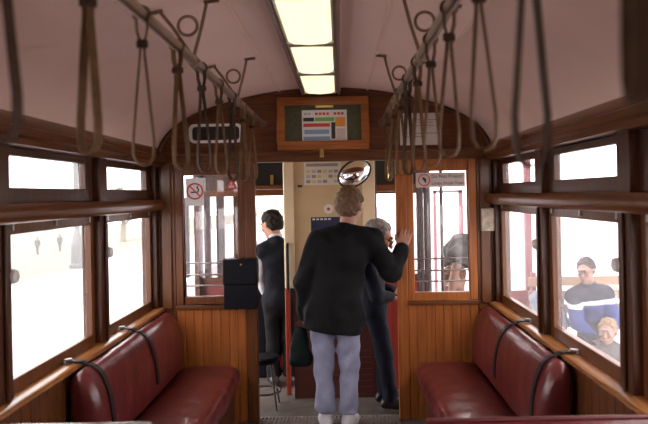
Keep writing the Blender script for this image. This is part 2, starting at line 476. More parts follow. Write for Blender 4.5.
    if cfg.get('sleeves'):
        for q in ('L', 'R'):
            A_ = Sdf(); arm(A_, q, .014, .95, .012); field_obj('shirt_sleeve', A_, cfg['sleeves'], body, None, h, .004, 30.)
        C = Sdf(); C.cone(nb-(H-nb)*.05, nb+(H-nb)*.28, .060*sc, .057*sc, .01); C.cut(nb+(H-nb)*.36, H-nb)
        field_obj('shirt_collar', C, cfg['sleeves'], body, None, .006)
    # trousers
    Q = Sdf(); g = .010
    Q.cone(J['pelvis'], J['waist']*.6+J['pelvis']*.4, .116*sc+g, .108*sc+g, .05, bf, 1.25)
    for q in ('L', 'R'):
        Q.cone(J['hip'+q], J['pelvis'], .085*sc+g, .105*sc+g, .05, bf, 1.1)
        leg(Q, q, g+cfg.get('gl', .0), .024+cfg.get('gl', .0))
        Q.cut(J['an'+q]+V(0,0,cfg.get('cuffz', -.012)), V(0,0,-1))
    if abs(J['anL'][2]-J['anR'][2]) > .05: Q.cuts = []
    field_obj('trousers', Q, cfg['bottom'], body, None, h, cfg.get('tfold', .004), 26.)
    for q in ('L', 'R'):
        s = Sdf(); t = nrm(J['toe'+q]); a = J['an'+q]
        z = V(0,0,.04*sc)
        s.cone(a-t*.045*sc-z, a+t*.14*sc-z*1.1, .038*sc, .036*sc, .02); s.cone(a-t*.01, a+t*.09*sc-z*.8, .043*sc, .038*sc, .03)
        s.cut(a-V(0,0,.078*sc), V(0,0,-1))
        sh = field_obj('shoe', s, cfg['shoes'], body, None, .007)
    return body

# ================================================================== THE TRAM
W, GX, YB = 1.14, 1.20, 4.30                 # wall face, glass plane, bulkhead face
Y0 = -1.95                                   # rear end of the saloon
PITCH = .993
prof = [(1.16,1.80),(1.145,1.87),(1.10,1.955),(1.01,2.045),(.82,2.142),(.50,2.228),(.25,2.265),(0,2.277)]
half = prof
full = [(-x,z) for x,z in half] + [(x,z) for x,z in half[::-1][1:]]
def densify(pts, n=3):
    out = []
    for i in range(len(pts)-1):
        p0, p1, p2, p3 = pts[max(i-1,0)], pts[i], pts[i+1], pts[min(i+2,len(pts)-1)]
        for k in range(n):
            t = k/n
            out.append(tuple(.5*(2*p1[j]+(p2[j]-p0[j])*t+(2*p0[j]-5*p1[j]+4*p2[j]-p3[j])*t*t+(3*p1[j]-p0[j]-3*p2[j]+p3[j])*t**3) for j in (0,1)))
    return out+[pts[-1]]
arch = densify(full)
m = MB()
outer = [(x*1.05, z+.05) for x, z in arch]
m.prism(arch+outer[::-1], 'Y', Y0, YB+.02)
ceil = m.build('ceiling', 'ceiling_paint', smooth=50); tag(ceil, kind='structure')
# thin seam battens of the ceiling lining
for sx in (-1, 1):
    for xx in (.30, .62):
        z = np.interp(xx, [p[0] for p in half[::-1]], [p[1] for p in half[::-1]])
        o = MB().box(sx*xx-.005, sx*xx+.005, Y0, YB, z-.006, z+.01).build('seam_batten', 'ceiling_paint', None, (sx*xx,0,z))
        o.parent = ceil; o.location = (sx*xx,0,z)
m = MB().box(-1.3, 1.3, Y0, 5.75, -.06, 0)
tag(m.build('floor', 'floor_lino'), kind='structure')
m = MB()
for k in range(38):
    x = -.475+k*.0253
    m.box(x, x+.010, YB-.085, YB+.05, .004, .017)
m.box(-.48, .48, YB-.09, YB+.06, .0, .006).box(-.48, .48, YB+.05, YB+.06, .006, .017)
tag(m.build('trim_1', 'tread_plate'), kind='structure')

def groove_poly(a0, a1, w, d, front, back, sgn):
    """matchboard outline: front line with V grooves between boards"""
    pts = []; n = max(1, round((a1-a0)/w)); w = (a1-a0)/n
    for i in range(n):
        x = a0+i*w
        pts += [(x, front+sgn*d), (x+d, front), (x+w-d, front)]
    pts += [(a1, front+sgn*d), (a1, back), (a0, back)]
    return pts

for side, s in (('left', -1), ('right', 1)):
    root = empty('wall_'+side, (s*W, 0, 0), kind='structure')
    # lower matchboarding
    pl = [(y, x) for y, x in groove_poly(Y0, YB, .075, .005, s*W, s*(W+.05), s)]
    m = MB().prism([(x, y) for y, x in pl], 'Z', 0, .775); m.build('matchboard', 'wood_mid_z', root, smooth=0)
    m = MB().prism([(s*1.105,.777),(s*1.105,.797),(s*1.115,.803),(s*1.24,.803),(s*1.24,.777)], 'Y', Y0, YB)
    m.build('sill_board', 'wood_amber_y', root)
    # pillars
    for k in range(-5, 3):
        ya, yb = 3.21+.045+(k-1)*PITCH, 3.408-.045+(k-1)*PITCH
        if k == 2: ya, yb = 4.19+.045, YB
        if k == -5: ya = Y0
        pm = MB().box(s*W, s*(W+.10), ya, yb, .803, 1.47); pm.box(s*(W-.012), s*W, ya+.045, yb-.045 if k < 2 else yb, .803, 1.47)
        pm.box(s*W, s*(W+.10), ya, yb, 1.53, 1.77)
        pm.build('pillar', 'wood_dark_z', root, bevel=.004)
    # belt rail
    m = MB().prism([(s*1.16,1.462),(s*1.112,1.462),(s*1.100,1.472),(s*1.092,1.500),(s*1.100,1.525),(s*1.112,1.536),(s*1.24,1.536),(s*1.24,1.462)], 'Y', Y0, YB)
    m.build('belt_rail', 'wood_mid_y', root)
    # cornice
    m = MB().prism([(s*1.24,1.760),(s*1.10,1.760),(s*1.10,1.785),(s*1.085,1.795),(s*1.085,1.825),(s*1.11,1.835),(s*1.115,1.862),(s*1.135,1.885),(s*1.24,1.885)], 'Y', Y0, YB)
    m.build('cornice', 'wood_mid_y', root)
# windows: sash, fixed light above, panes, catch
wn = 0
for side, s in (('left', -1), ('right', 1)):
    for k in range(1, -5, -1):
        wn += 1
        ya, yb = 2.415+k*PITCH, 3.205+k*PITCH-.003
        r = empty('window_%d' % wn, (s*GX, (ya+yb)/2, .80), kind='structure')
        za, zb = .857, 1.417
        m = MB()
        m.box(s*(GX-.028), s*(GX+.008), ya-.045, ya, .803, 1.463); m.box(s*(GX-.028), s*(GX+.008), yb, yb+.045, .803, 1.463)
        m.box(s*(GX-.028), s*(GX+.008), ya, yb, .803, za); m.box(s*(GX-.028), s*(GX+.008), ya, yb, zb, 1.463)
        m.build('sash', 'wood_mid_z', r, bevel=.005)
        MB().box(s*(GX-.003), s*(GX+.003), ya, yb, za, zb).build('pane', 'pane_dirty' if side == 'right' else 'pane_glass', r)
        m = MB(); ua, ub = ya+.0, yb-.05
        m.box(s*(GX-.028), s*(GX+.008), ya-.045, ua, 1.536, 1.76); m.box(s*(GX-.028), s*(GX+.008), ub, yb+.045, 1.536, 1.76)
        m.box(s*(GX-.028), s*(GX+.008), ua, ub, 1.536, 1.600); m.box(s*(GX-.028), s*(GX+.008), ua, ub, 1.725, 1.76)
        m.build('fanlight_frame', 'wood_dark_z', r, bevel=.005)
        MB().box(s*(GX-.003), s*(GX+.003), ua, ub, 1.600, 1.725).build('fanlight_pane', 'pane_glass', r)
        MB().lathe([(.006,0),(.007,.012),(.024,.016),(.029,.028),(.024,.042),(.007,.048)] if s < 0 else [(.006,0),(.007,-.012),(.024,-.016),(.029,-.028),(.024,-.042),(.007,-.048)],
                   (s*(GX-.028), ya-.030, 1.262), 'X').build('window_catch', 'knob', r)
        m = MB()
        for yy in (ya+.02, (ya+yb)/2, yb-.02): m.box(s*(GX-.036), s*(GX-.028), yy-.006, yy+.006, 1.432, 1.458)
        m.build('sash_stop', 'steel', r)
# rear end of the saloon (behind the viewer)
m = MB().prism([(x*1.0, z) for x, z in arch]+[(1.14,0),(-1.14,0)], 'Y', Y0-.05, Y0)
tag(m.build('wall_back', 'wood_panel_x'), kind='structure')

# ---- bulkhead
bk = empty('wall_bulkhead', (0, YB, 0), kind='structure')
T_ = .045
up = [(x*.998, z+.004) for x, z in arch if z > 1.80]
m = MB().prism(up+[(1.14,1.80),(-1.14,1.80)], 'Y', YB, YB+T_); m.build('upper_panel', 'wood_panel_x', bk)
m = MB().box(-1.14, 1.14, YB-.012, YB+T_, 1.775, 1.835).box(-1.14, 1.14, YB-.026, YB, 1.832, 1.85).box(-1.14, 1.14, YB-.02, YB, 1.775, 1.787)
m.build('header_beam', 'wood_mid_x', bk, bevel=.004)
# thin moulding that follows the arch of the ceiling
mo = []
for i in range(len(up)): mo.append((up[i][0]*.985, up[i][1]-.012))
m = MB().tube([(x, YB-.004, z) for x, z in mo], .012, 8); m.build('arch_moulding', 'wood_mid_x', bk)
for s in (-1, 1):
    m = MB().box(s*1.03, s*1.14, YB-.006, YB+T_, 0, 1.775).box(s*1.14, s*1.24, YB+.001, YB+T_, 0, 1.90).box(s*1.05, s*1.12, YB-.022, YB, .79, 1.775); m.build('pilaster', 'wood_mid_z', bk, bevel=.006)
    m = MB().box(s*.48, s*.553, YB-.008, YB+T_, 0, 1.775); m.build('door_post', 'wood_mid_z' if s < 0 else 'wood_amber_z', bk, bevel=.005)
    a0, a1 = sorted((s*.553, s*1.03))
    pl = groove_poly(a0, a1, .062, .005, YB, YB+T_, 1)
    m = MB().prism(pl, 'Z', 0, .785); m.build('matchboard', 'wood_amber_z', bk, smooth=0)
    m = MB().box(s*.553, s*1.03, YB-.022, YB+T_, .785, .812); m.build('dado_rail', 'wood_mid_x', bk, bevel=.004)
# bulkhead windows
for s in (-1, 1):
    wn += 1
    r = empty('window_%d' % wn, (s*.79, YB, .81), kind='structure')
    m = MB().box(s*.553, s*.600, YB-.004, YB+T_, .812, 1.775).box(s*.975, s*1.03, YB-.004, YB+T_, .812, 1.775)
    m.box(s*.600, s*.975, YB-.004, YB+T_, .812, .868).box(s*.600, s*.975, YB-.004, YB+T_, 1.695, 1.775)
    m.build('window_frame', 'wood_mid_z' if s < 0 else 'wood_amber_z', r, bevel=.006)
    MB().box(s*.600, s*.975, YB+.020, YB+.026, .868, 1.695).build('pane', 'bulkhead_glass', r)
    m = MB()
    for z in (1.09, 1.01, .935): m.tube([(s*.595, YB+.055, z), (s*.98, YB+.055, z)], .0055, 8)
    m.build('guard_bar', 'steel', r)

# ---- light channel and lamps
LX = -.018
m = MB().box(LX-.135, LX+.135, Y0, YB, 2.243, 2.29); tag(m.build('trim_2', 'channel_paint', bevel=.006), kind='structure')
for s in (-1, 1):
    m = MB().box(LX+s*.112, LX+s*.132, Y0, YB, 2.228, 2.243)
    o = m.build('trim_%d' % (3 if s < 0 else 4), 'channel_edge', bevel=.004); tag(o, kind='structure')
LAMPS = [(3.52,4.12,'fluorescent ceiling light farthest down the car, just above the notice board'),(2.83,3.43,'middle one of the three fluorescent lights along the ceiling'),
         (2.14,2.76,'nearest fluorescent ceiling light, cut off by the top of the picture'),(1.45,2.05,None),(.10,.70,None),(-1.2,-.6,None)]  # entries without a label: unseen lamps added to light the saloon
for a, b, lab in LAMPS:
    r = empty('ceiling_light', (LX, (a+b)/2, 2.243), lab or 'unseen fluorescent ceiling light added overhead for illumination', 'ceiling light', 'lamps of the ceiling strip')
    m = MB().box(LX-.105, LX-.096, a, b, 2.222, 2.243).box(LX+.096, LX+.105, a, b, 2.222, 2.243).box(LX-.105, LX+.105, a-.018, a, 2.212, 2.243).box(LX-.105, LX+.105, b, b+.018, 2.212, 2.243)
    m.build('lamp_frame', 'lamp_metal', r)
    pr = [(-.096,2.240),(-.094,2.222),(-.07,2.210),(0,2.205),(.07,2.210),(.094,2.222),(.096,2.240)]
    MB().prism([(LX+x, z) for x, z in pr], 'Y', a, b).build('diffuser', 'lamp_diffuser', r)

# ---- hand rails, brackets and straps
RXS = {-1: .412, 1: .395}; RZ = 2.033
for s, nm in ((-1, 'left'), (1, 'right')):
    RX = RXS[s]
    r = empty('handrail', (s*RX, 2.5, RZ), 'bronze overhead hand rail above the %s bench, carrying the hanging straps' % nm, 'hand rail', None)
    m = MB().tube([(s*RX, .25, RZ), (s*RX, YB-.01, RZ)], .0175, 14); m.build('rail', 'rail_metal', r)
    m = MB().lathe([(.0,-.018),(.024,-.016),(.028,-.006),(.028,0)], (s*RX, YB, RZ), 'Y'); m.build('wall_flange', 'rail_metal', r)
    for yb in (1.28, 2.24, 3.20):
        m = MB()
        for dx in ((-.115, .05) if s < 0 else (-.055, .105)):
            x = s*RX+dx
            z = float(np.interp(abs(x), [p[0] for p in half[::-1]], [p[1] for p in half[::-1]]))
            m.tube([(s*RX, yb, RZ+.01), (s*RX+dx*.62, yb, RZ+.12), (x, yb, z-.012)], .0065, 8)
            e = .045 if dx > 0 else -.045
            zz = float(np.interp(abs(x+e), [p[0] for p in half[::-1]], [p[1] for p in half[::-1]]))
            m.tube([(x-e*.2, yb, z-.008), (x+e, yb, zz-.008)], .007, 8)
        m.tube([(s*RX-.018, yb, RZ), (s*RX, yb, RZ+.022), (s*RX+.018, yb, RZ), (s*RX, yb, RZ-.022)], .009, 8, True)
        b = m.build('bracket', 'rail_metal', r)
        cc = Vector((s*RX-(.018 if s < 0 else -.018), yb, RZ+.125))
        MB().tube([cc+Vector((.034*math.cos(a), 0, .034*math.sin(a))) for a in np.linspace(0, 2*PI, 25)[:-1]], .0058, 8, True).build('ring', 'rail_metal', b)

def make_strap(m_):
    r = empty('hand_strap', (0, 0, 0))
    pts = []
    for a in np.linspace(math.radians(-50), math.radians(230), 13): pts.append((.0215*math.cos(a), 0, .0215*math.sin(a)))
    dn = [(-.013,-.05),(-.005,-.085),(-.006,-.12),(-.013,-.20),(-.020,-.29),(-.026,-.36),(-.025,-.41),(-.015,-.432),(0,-.438)]
    pts += [(x, 0, z) for x, z in dn]; pts += [(-x, 0, z) for x, z in dn[::-1][1:]]
    MB().ribbon(pts, (0,1,0), .019, .005, True).build('loop', m_, r)
    MB().box(-.014, .014, -.0135, .0135, -.098, -.076).build('buckle', 'strap_dark', r, bevel=.003)
    return r
protoA = make_strap('strap_leather'); protoB = make_strap('strap_dark')
left_y = [.955, 1.30, 1.655, 2.01, 2.36, 2.70, 3.04, 3.38, 3.72]
right_y = [.62, .965, 1.315, 1.65, 1.99, 2.33, 2.67, 3.01, 3.36, 3.70]
ordn = ['nearest', 'second', 'third', 'fourth', 'fifth', 'sixth', 'seventh', 'eighth', 'ninth', 'tenth']
first = {0: True, 1: True}
for s, ys, nm in ((-1, left_y, 'left'), (1, right_y, 'right')):
    for i, y in enumerate(ys):
        q = 1 if i in ((0, 1, 6) if s > 0 else (0, 4, 6)) else 0
        pr = protoB if q else protoA
        o = pr if first[q] else copy_tree(pr); first[q] = False
        o.location = (s*RXS[s], y, RZ)
        o.rotation_euler = (0, random.uniform(-.03, .03), math.radians(random.choice([-38,-25,20,35,48,-50])) if i > 2 else math.radians([12, 28, -24][i]*s))
        if s > 0 and i < 2: o.rotation_euler = (0, 0, math.radians((78, 5)[i]))
        o.scale = (1, 1, 1.02 if (s > 0 and i == 1) else random.uniform(.89, .95))
        last = i == len(ys)-1
        lab = ('leather loop strap on the %s hand rail, %s' % (nm, 'the last one by the bulkhead' if last else ('nearest the viewer' if i == 0 else '%s from the viewer' % ordn[i])))
        tag(o, lab, 'strap', 'hanging straps on the %s rail' % nm)

# ---- side benches
BP = [(.020,.50),(.020,.70),(.028,.755),(.055,.778),(.088,.770),(.118,.735),(.142,.680),(.160,.610),(.168,.530),(.170,.450),(.160,.405),(.10,.392),(.03,.40)]
BPd = densify(BP+[BP[0]], 3)[:-1]
SP = [(.145,.385),(.20,.402),(.30,.408),(.42,.408),(.50,.400),(.535,.382),(.550,.350),(.545,.310),(.520,.285),(.30,.280),(.145,.280)]
SPd = densify(SP+[SP[0]], 3)[:-1]
def bench(s, nm):
    ya, yb = 2.78, 4.265
    r = empty('bench_seat', (s*(W-.3), (ya+yb)/2, 0), 'maroon leather bench along the %s wall under the windows' % nm, 'bench')
    def lofted(prof, name, m_, amp, seed):
        rn = random.Random(seed); rings = []; n = 64
        c = (sum(p[0] for p in prof)/len(prof), sum(p[1] for p in prof)/len(prof))
        ph = [rn.uniform(0, 6) for _ in range(4)]
        for k in range(n+1):
            t = k/n; y = ya+(yb-ya)*t
            e = min(t, 1-t)*(yb-ya); q = 1-.30*max(0, 1-e/.035)**2 if e < .035 else 1
            ring = []
            for x, z in prof:
                dx, dz = (x-c[0])*q, (z-c[1])*q
                w = amp*(math.sin(9*t+ph[0]+dz*18)+.6*math.sin(31*t+ph[1]+dx*30)+.5*math.sin(57*t+ph[2]-dz*20))
                l = math.hypot(dx, dz)+1e-6
                ring.append((s*(W-(c[0]+dx+dx/l*w)), y, c[1]+dz+dz/l*w))
            rings.append(ring)
        return MB().loft(rings).build(name, m_, r, smooth=70)
    lofted(BPd, 'backrest', 'leather_maroon', .0016, 3+s); lofted(SPd, 'seat_cushion', 'leather_maroon', .0026, 11+s)
    m = MB().box(s*(W-.02), s*(W-.50), ya+.02, yb-.005, .03, .282).box(s*(W-.02), s*(W-.46), ya+.03, yb-.01, .0, .03)
    m.build('seat_base', 'wood_dark_y', r, bevel=.004)
    m = MB()
    for z in (.37, .655): m.box(s*(W-.001), s*(W-.026), ya+.05, yb-.05, z-.03, z+.03)
    m.build('back_rail', 'wood_dark_y', r)
    for y in (2.92, 3.62):
        b = r
        pts = [(s*1.150, y-.06, .812), (s*1.125, y-.05, .812), (s*1.098, y-.03, .806)]
        for d, z in BPd:
            if z > .45 and (d > .05 or z > .76) and z < .785 and d > .05: pts.append((s*(W-d-.005*(1 if d > .1 else 0)), y, z+.0055))
        pts = pts[:3]+sorted(pts[3:], key=lambda p: abs(p[0])*-1+(.0 if p[2] > .7 else 0)-p[2]*.4)
        st = MB().ribbon(pts, (0,1,0), .034, .007).build('belt', 'belt_dark', r)
        MB().tube([(s*1.165, y-.06, .806), (s*1.165, y-.06, .820), (s*1.135, y-.055, .822), (s*1.13, y-.055, .812)], .006, 8).build('belt_hook', 'steel', st)
    return r
bench(-1, 'left'); bench(1, 'right')

# ---- foreground seats whose tops just reach the picture
def cross_seat(x0, x1, y, ztop, lab, edge):
    r = empty('cross_seat', ((x0+x1)/2, y, 0), lab, 'seat')
    pr = densify([(y-.03,.46),(y-.035,.66),(y-.012,ztop-.02),(y+.01,ztop),(y+.03,ztop-.03),(y+.02,.66),(y+.02,.46)], 3)
    MB().prism([(a, b) for a, b in pr], 'X', x0, x1).build('backrest', 'leather_maroon', r, bevel=.01)
    MB().tube([(x0, y+.008, ztop+.006), (x1, y+.008, ztop+.006)], .008, 10).build('top_rail', edge, r)
    MB().box(x0, x1, y-.46, y-.02, .30, .42).build('seat_cushion', 'leather_maroon', r, bevel=.03)
    for yy in (y-.42, y-.06):
        for xx in (x0+.05, x1-.05):
            MB().tube([(xx, yy, 0), (xx, yy, .31)], .016, 8).build('leg', 'rail_metal', r)
cross_seat(-1.075, -.515, 2.0, .822, 'foreground seat back at the lower left, bright metal rail along its top', 'steel')
cross_seat(.36, 1.075, 2.0, .815, 'foreground maroon seat back at the lower right corner', 'leather_piping')

# ---- things on the bulkhead
yb = YB-.001
r = empty('notice_board', (0, yb, 1.85), 'wooden framed notice board with green felt over the doorway', 'notice board')
x0, x1, z0, z1 = -.318, .305, 1.852, 2.212
m = MB().box(x0, x1, yb-.03, yb, z0, z0+.062).box(x0, x1, yb-.03, yb, z1-.055, z1).box(x0, x0+.052, yb-.03, yb, z0+.062, z1-.055).box(x1-.052, x1, yb-.03, yb, z0+.062, z1-.055)
m.build('board_frame', 'wood_amber_x', r, bevel=.005)
MB().box(x0+.05, x1-.05, yb-.010, yb, z0+.06, z1-.05).build('felt_panel', 'felt_green', r)
MB().box(-.055, .065, yb-.016, yb-.010, z1-.072, z1-.056).build('name_strip', 'brass', r)
# timetable poster
def sheet(px0, py0, px1, py1, Y, name, m_, lab, cat, th=.002):
    xa, _ = P(px0, (py0+py1)/2, Y); xb, _ = P(px1, (py0+py1)/2, Y); _, zt = P((px0+px1)/2, py0, Y); _, zb = P((px0+px1)/2, py1, Y)
    o = MB().box(xa, xb, Y-th, Y, zb, zt).build(name, m_, None, ((xa+xb)/2, Y, zb)); tag(o, lab, cat)
    return o, xa, xb, zb, zt
yp = yb-.0105
po, xa, xb, zb, zt = sheet(302, 110, 347, 141, yp, 'poster', 'paper', 'white poster with coloured bands pinned to the green felt board', 'poster')
def pb(u0, v0, u1, v1, m_, name='colour_band'):
    MB().box(xa+(xb-xa)*u0, xa+(xb-xa)*u1, yp-.0035, yp-.0018, zt+(zb-zt)*v1, zt+(zb-zt)*v0).build(name, m_, po)
pb(.03,.24,.27,.36,'ink_black'); pb(.29,.24,.72,.36,'ink_green'); pb(.03,.43,.62,.54,'ink_red'); pb(.74,.24,.96,.54,'ink_orange')
pb(.05,.63,.60,.77,'ink_blue'); pb(.03,.85,.62,.97,'ink_blue'); pb(.65,.40,.74,.93,'ink_black'); pb(.76,.60,.96,.95,'paper_pink')
for i in range(11):
    u = .05+i*.082
    if i != 2 and i != 7: pb(u, .08, u+.06, .16, 'ink_red' if i > 2 else 'ink_lav', 'title_mark')
# small round-ended ventilator
vx0, vz1 = P(189, 124, YB); vx1, vz0 = P(243, 143, YB)
vz0, vz1 = P(216, 143, YB)[1], P(216, 124, YB)[1]
def rrect(x0, x1, z0, z1, r, n=6):
    pts = []
    for cx, cz, a in ((x1-r, z1-r, 0), (x0+r, z1-r, PI/2), (x0+r, z0+r, PI), (x1-r, z0+r, 3*PI/2)):
        for k in range(n+1): pts.append((cx+r*math.cos(a+k*PI/2/n), cz+r*math.sin(a+k*PI/2/n)))
    return pts
r = empty('ventilator', ((vx0+vx1)/2, yb, vz0), 'long ventilator slot with a pale rounded frame, high on the left of the bulkhead', 'ventilator')
po_, pi_ = rrect(vx0, vx1, vz0, vz1, .038), rrect(vx0+.022, vx1-.022, vz0+.018, vz1-.018, .024)
n = len(po_)
vs = [(x, yb-.014, z) for x, z in po_]+[(x, yb-.014, z) for x, z in pi_]+[(x, yb, z) for x, z in po_]+[(x, yb-.002, z) for x, z in pi_]
fs = []
for i in range(n):
    j = (i+1) % n
    fs += [[i,j,n+j,n+i],[i,2*n+i,2*n+j,j],[n+i,n+j,3*n+j,3*n+i]]
MB().add(vs, fs).build('vent_frame', 'paper', r)
MB().prism(pi_, 'Y', yb-.004, yb).build('vent_opening', 'grille_green', r)
for t in (.34, .63):
    x = vx0+(vx1-vx0)*t; MB().box(x-.008, x+.008, yb-.010, yb-.004, vz0+.019, vz1-.019).build('vent_bar', 'dark_post', r)
# paper notice on the right
no, xa, xb, zb, zt = sheet(400, 113, 441, 145, yb, 'paper_notice', 'paper_pink', 'plain paper notice with lines of print, high on the right of the bulkhead', 'notice')
for k, (u0, u1) in enumerate(((.22,.88),(.24,.40),(.45,.80),(.24,.85),(.1,.92),(.1,.6))):
    v = [.20,.28,.28,.38,.62,.72][k]
    MB().box(xa+(xb-xa)*u0, xa+(xb-xa)*u1, yb-.0035, yb-.0018, zt+(zb-zt)*(v+.028), zt+(zb-zt)*v).build('print_line', 'ink_grey', no)
# signs on the bulkhead panes
yg = YB+.0195
r0, xa, xb, zb, zt = sheet(186, 178, 204, 206, yg, 'no_smoking_sign', 'paper', 'white no smoking sign with a red ring, stuck on the left bulkhead pane', 'sign')
cx, cz, R_ = (xa+xb)/2, (zb+zt)/2+.005, .052
m = MB().tube([(cx+R_*math.cos(a), yg-.004, cz+R_*math.sin(a)) for a in np.linspace(0, 2*PI, 33)[:-1]], .0055, 8, True)
m.tube([(cx-R_*.68, yg-.004, cz+R_*.68), (cx+R_*.68, yg-.004, cz-R_*.68)], .005, 8); m.build('prohibition_ring', 'ink_red', r0)
m = MB().box(cx-.028, cx+.020, yg-.0035, yg-.002, cz-.012, cz-.002).tube([(cx+.020, yg-.003, cz-.005), (cx+.026, yg-.003, cz+.012), (cx+.014, yg-.003, cz+.024), (cx+.022, yg-.003, cz+.036)], .0045, 6)
m.build('cigarette_symbol', 'ink_black', r0)
tx, tz = P(231, 184, YB)
m = MB().prism([(tx-.036,tz-.030),(tx-.030,tz-.036),(tx+.030,tz-.036),(tx+.036,tz-.030),(tx+.006,tz+.034),(tx-.006,tz+.034)], 'Y', yg-.003, yg)
w_ = m.build('warning_sticker', 'ink_red', None, (tx, yg, tz-.036)); tag(w_, 'small red triangular warning sticker on the left bulkhead pane', 'sticker')
MB().box(tx-.018, tx+.018, yg-.0045, yg-.003, tz-.026, tz-.010).build('symbol', 'paper_pink', w_)
MB().box(tx-.006, tx+.006, yg-.0045, yg-.003, tz-.006, tz+.012).build('symbol', 'paper_pink', w_)
r1, xa, xb, zb, zt = sheet(416, 172.5, 465, 187, yg, 'warning_sign', 'paper_pink', 'wide pale warning sign with two lines of words on the right bulkhead pane', 'sign')
cx, cz, R_ = xa+.056, (zb+zt)/2, .038
MB().tube([(cx+R_*math.cos(a), yg-.004, cz+R_*math.sin(a)) for a in np.linspace(0, 2*PI, 29)[:-1]], .004, 8, True).build('prohibition_ring', 'ink_red', r1)
MB().tube([(cx-.012, yg-.003, cz+.016), (cx+.004, yg-.003, cz+.004), (cx+.010, yg-.003, cz-.018)], [.006,.011,.004], 6).build('hand_symbol', 'ink_black', r1)
text('Do Not Project', .033, (xa+.105, yg-.003, (zb+zt)/2+.023), 'ink_black', r1, 'LEFT'); text('Limbs From Tram', .031, (xa+.105, yg-.003, (zb+zt)/2-.024), 'ink_black', r1, 'LEFT')
# black case hanging on the left door post
ca, cz1 = P(223.5, 259, 4.27); cb, cz0 = P(257, 308, 4.27)
ca, cb = P(224, 283, 4.2)[0], P(257, 283, 4.2)[0]; cz0, cz1 = P(240, 309, 4.2)[1], P(240, 259, 4.2)[1]
r = empty('black_case', ((ca+cb)/2, 4.24, cz0), 'black leather case hanging on the left door post beside the doorway', 'case')
MB().box(ca, cb, 4.18, 4.275, cz0, cz1-.01).build('case_body', 'black_case', r, bevel=.008)
MB().box(ca-.004, cb+.004, 4.172, 4.278, cz1-.17, cz1).build('flap', 'black_case', r, bevel=.008)
MB().ell(((ca+cb)/2+.01, 4.170, cz1-.035), (.008,.006,.008)).build('stud', 'brass', r)
MB().box((ca+cb)/2-.04, (ca+cb)/2+.04, 4.275, 4.292, cz1-.10, cz1-.03).build('hanger', 'steel', r)
# plate on the right pilaster
xa, xb = P(481, 219, 4.27)[0], P(495, 219, 4.27)[0]; zb, zt = P(488, 231, 4.27)[1], P(488, 208, 4.27)[1]
r = empty('switch_box', ((xa+xb)/2, 4.27, zb), 'mottled beige box on the right pilaster beside the far window', 'box')
MB().box(xa, xb, 4.255, 4.278, zb, zt).build('cover', 'plate_beige', r, bevel=.004)
for z in (zb+.012, zt-.012): MB().ell(((xa+xb)/2, 4.254, z), (.005,.003,.005), 8, 5).build('screw', 'steel', r)
# brass catch over the doorway
x, z = P(322, 153, YB)
r = empty('door_catch', (x, YB-.026, z), 'small brass catch on the beam over the doorway', 'catch')
MB().box(x-.014, x+.014, YB-.032, YB-.026, z-.032, z+.028).build('back_plate', 'brass', r, bevel=.003)
MB().lathe([(.004,0),(.005,-.018),(.010,-.022),(.008,-.032),(.003,-.034)], (x, YB-.031, z), 'Y', 12).build('knob', 'brass', r)

# ================================================================== FRONT PLATFORM
YF = 5.62
ft = empty('wall_front', (0, YF, 0), kind='structure')
XR = .86
MB().box(-1.14, XR, YF, YF+.05, 0, .79).build('dash_panel', 'maroon_paint', ft)
MB().box(-1.14, XR, YF-.03, YF+.05, .79, .83).build('window_sill', 'wood_mid_x', ft)
MB().box(-1.14, XR, YF-.02, YF+.05, 1.545, 1.60).build('window_head', 'wood_mid_x', ft)
MB().box(-1.14, XR, YF, YF+.05, 1.60, 2.0).build('upper_panel', 'wood_dark_x', ft)
for a, b, mt in ((184,189,'grey_post'),(204.5,210.5,'grey_post'),(217,224.5,'dark_post'),(234,246,'wood_dark_z'),(300,312,'wood_dark_z'),(369,376,'wood_dark_z'),(396.5,414,'wood_dark_z')):
    MB().box(P(a,240,YF)[0], P(b,240,YF)[0], YF-.02, YF+.04, .83, 1.545).build('post', mt, ft, bevel=.004)
MB().box(-1.14, XR, YF+.02, YF+.025, .83, 1.545).build('windscreen', 'bulkhead_glass', ft)
pc = MB().box(-1.2, 1.2, YB+T_, YF+.1, 1.98, 2.03); o = pc.build('ceiling_platform', 'enamel_tan'); tag(o, kind='structure')
m = MB().box(-1.18, -1.14, 5.50, YF+.05, 0, 1.98); tag(m.build('wall_platform_left', 'wood_dark_z'), kind='structure')
m = MB().box(1.14, 1.18, YB+T_, 4.44, 0, 1.98); tag(m.build('wall_platform_right', 'wood_dark_z'), kind='structure')
# open shelf above the driver
xa, xb = P(250, 180, 5.3)[0], P(287, 180, 5.3)[0]
r = empty('overhead_locker', ((xa+xb)/2, 5.4, 1.6), 'dark wooden locker over the driver, left side of the doorway', 'locker')
m = MB().box(xa-.1, xb+.3, 5.15, 5.6, 1.60, 1.63).box(xa-.1, xb+.3, 5.15, 5.6, 1.84, 1.87).box(xa-.1, xa-.08, 5.15, 5.6, 1.63, 1.84); m.build('shelf_box', 'wood_mid_x', r)
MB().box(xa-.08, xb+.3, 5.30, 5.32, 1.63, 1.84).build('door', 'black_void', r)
MB().box(P(271,188,5.2)[0]-.012, P(271,188,5.2)[0]+.012, 5.27, 5.30, 1.64, 1.72).build('handle', 'brass', r)
xa, xb = P(377, 180, 5.3)[0], P(400, 180, 5.3)[0]
r = empty('overhead_locker', ((xa+xb)/2, 5.4, 1.6), 'dark wooden locker over the right windscreen, beyond the grey-haired man', 'locker')
m = MB().box(xa-.1, xb+.12, 5.15, 5.6, 1.565, 1.62).box(xa-.1, xb+.12, 5.15, 5.6, 1.84, 1.87); m.build('shelf_box', 'wood_mid_x', r)
MB().box(xa-.1, xb+.12, 5.28, 5.30, 1.62, 1.84).build('door', 'black_void', r)
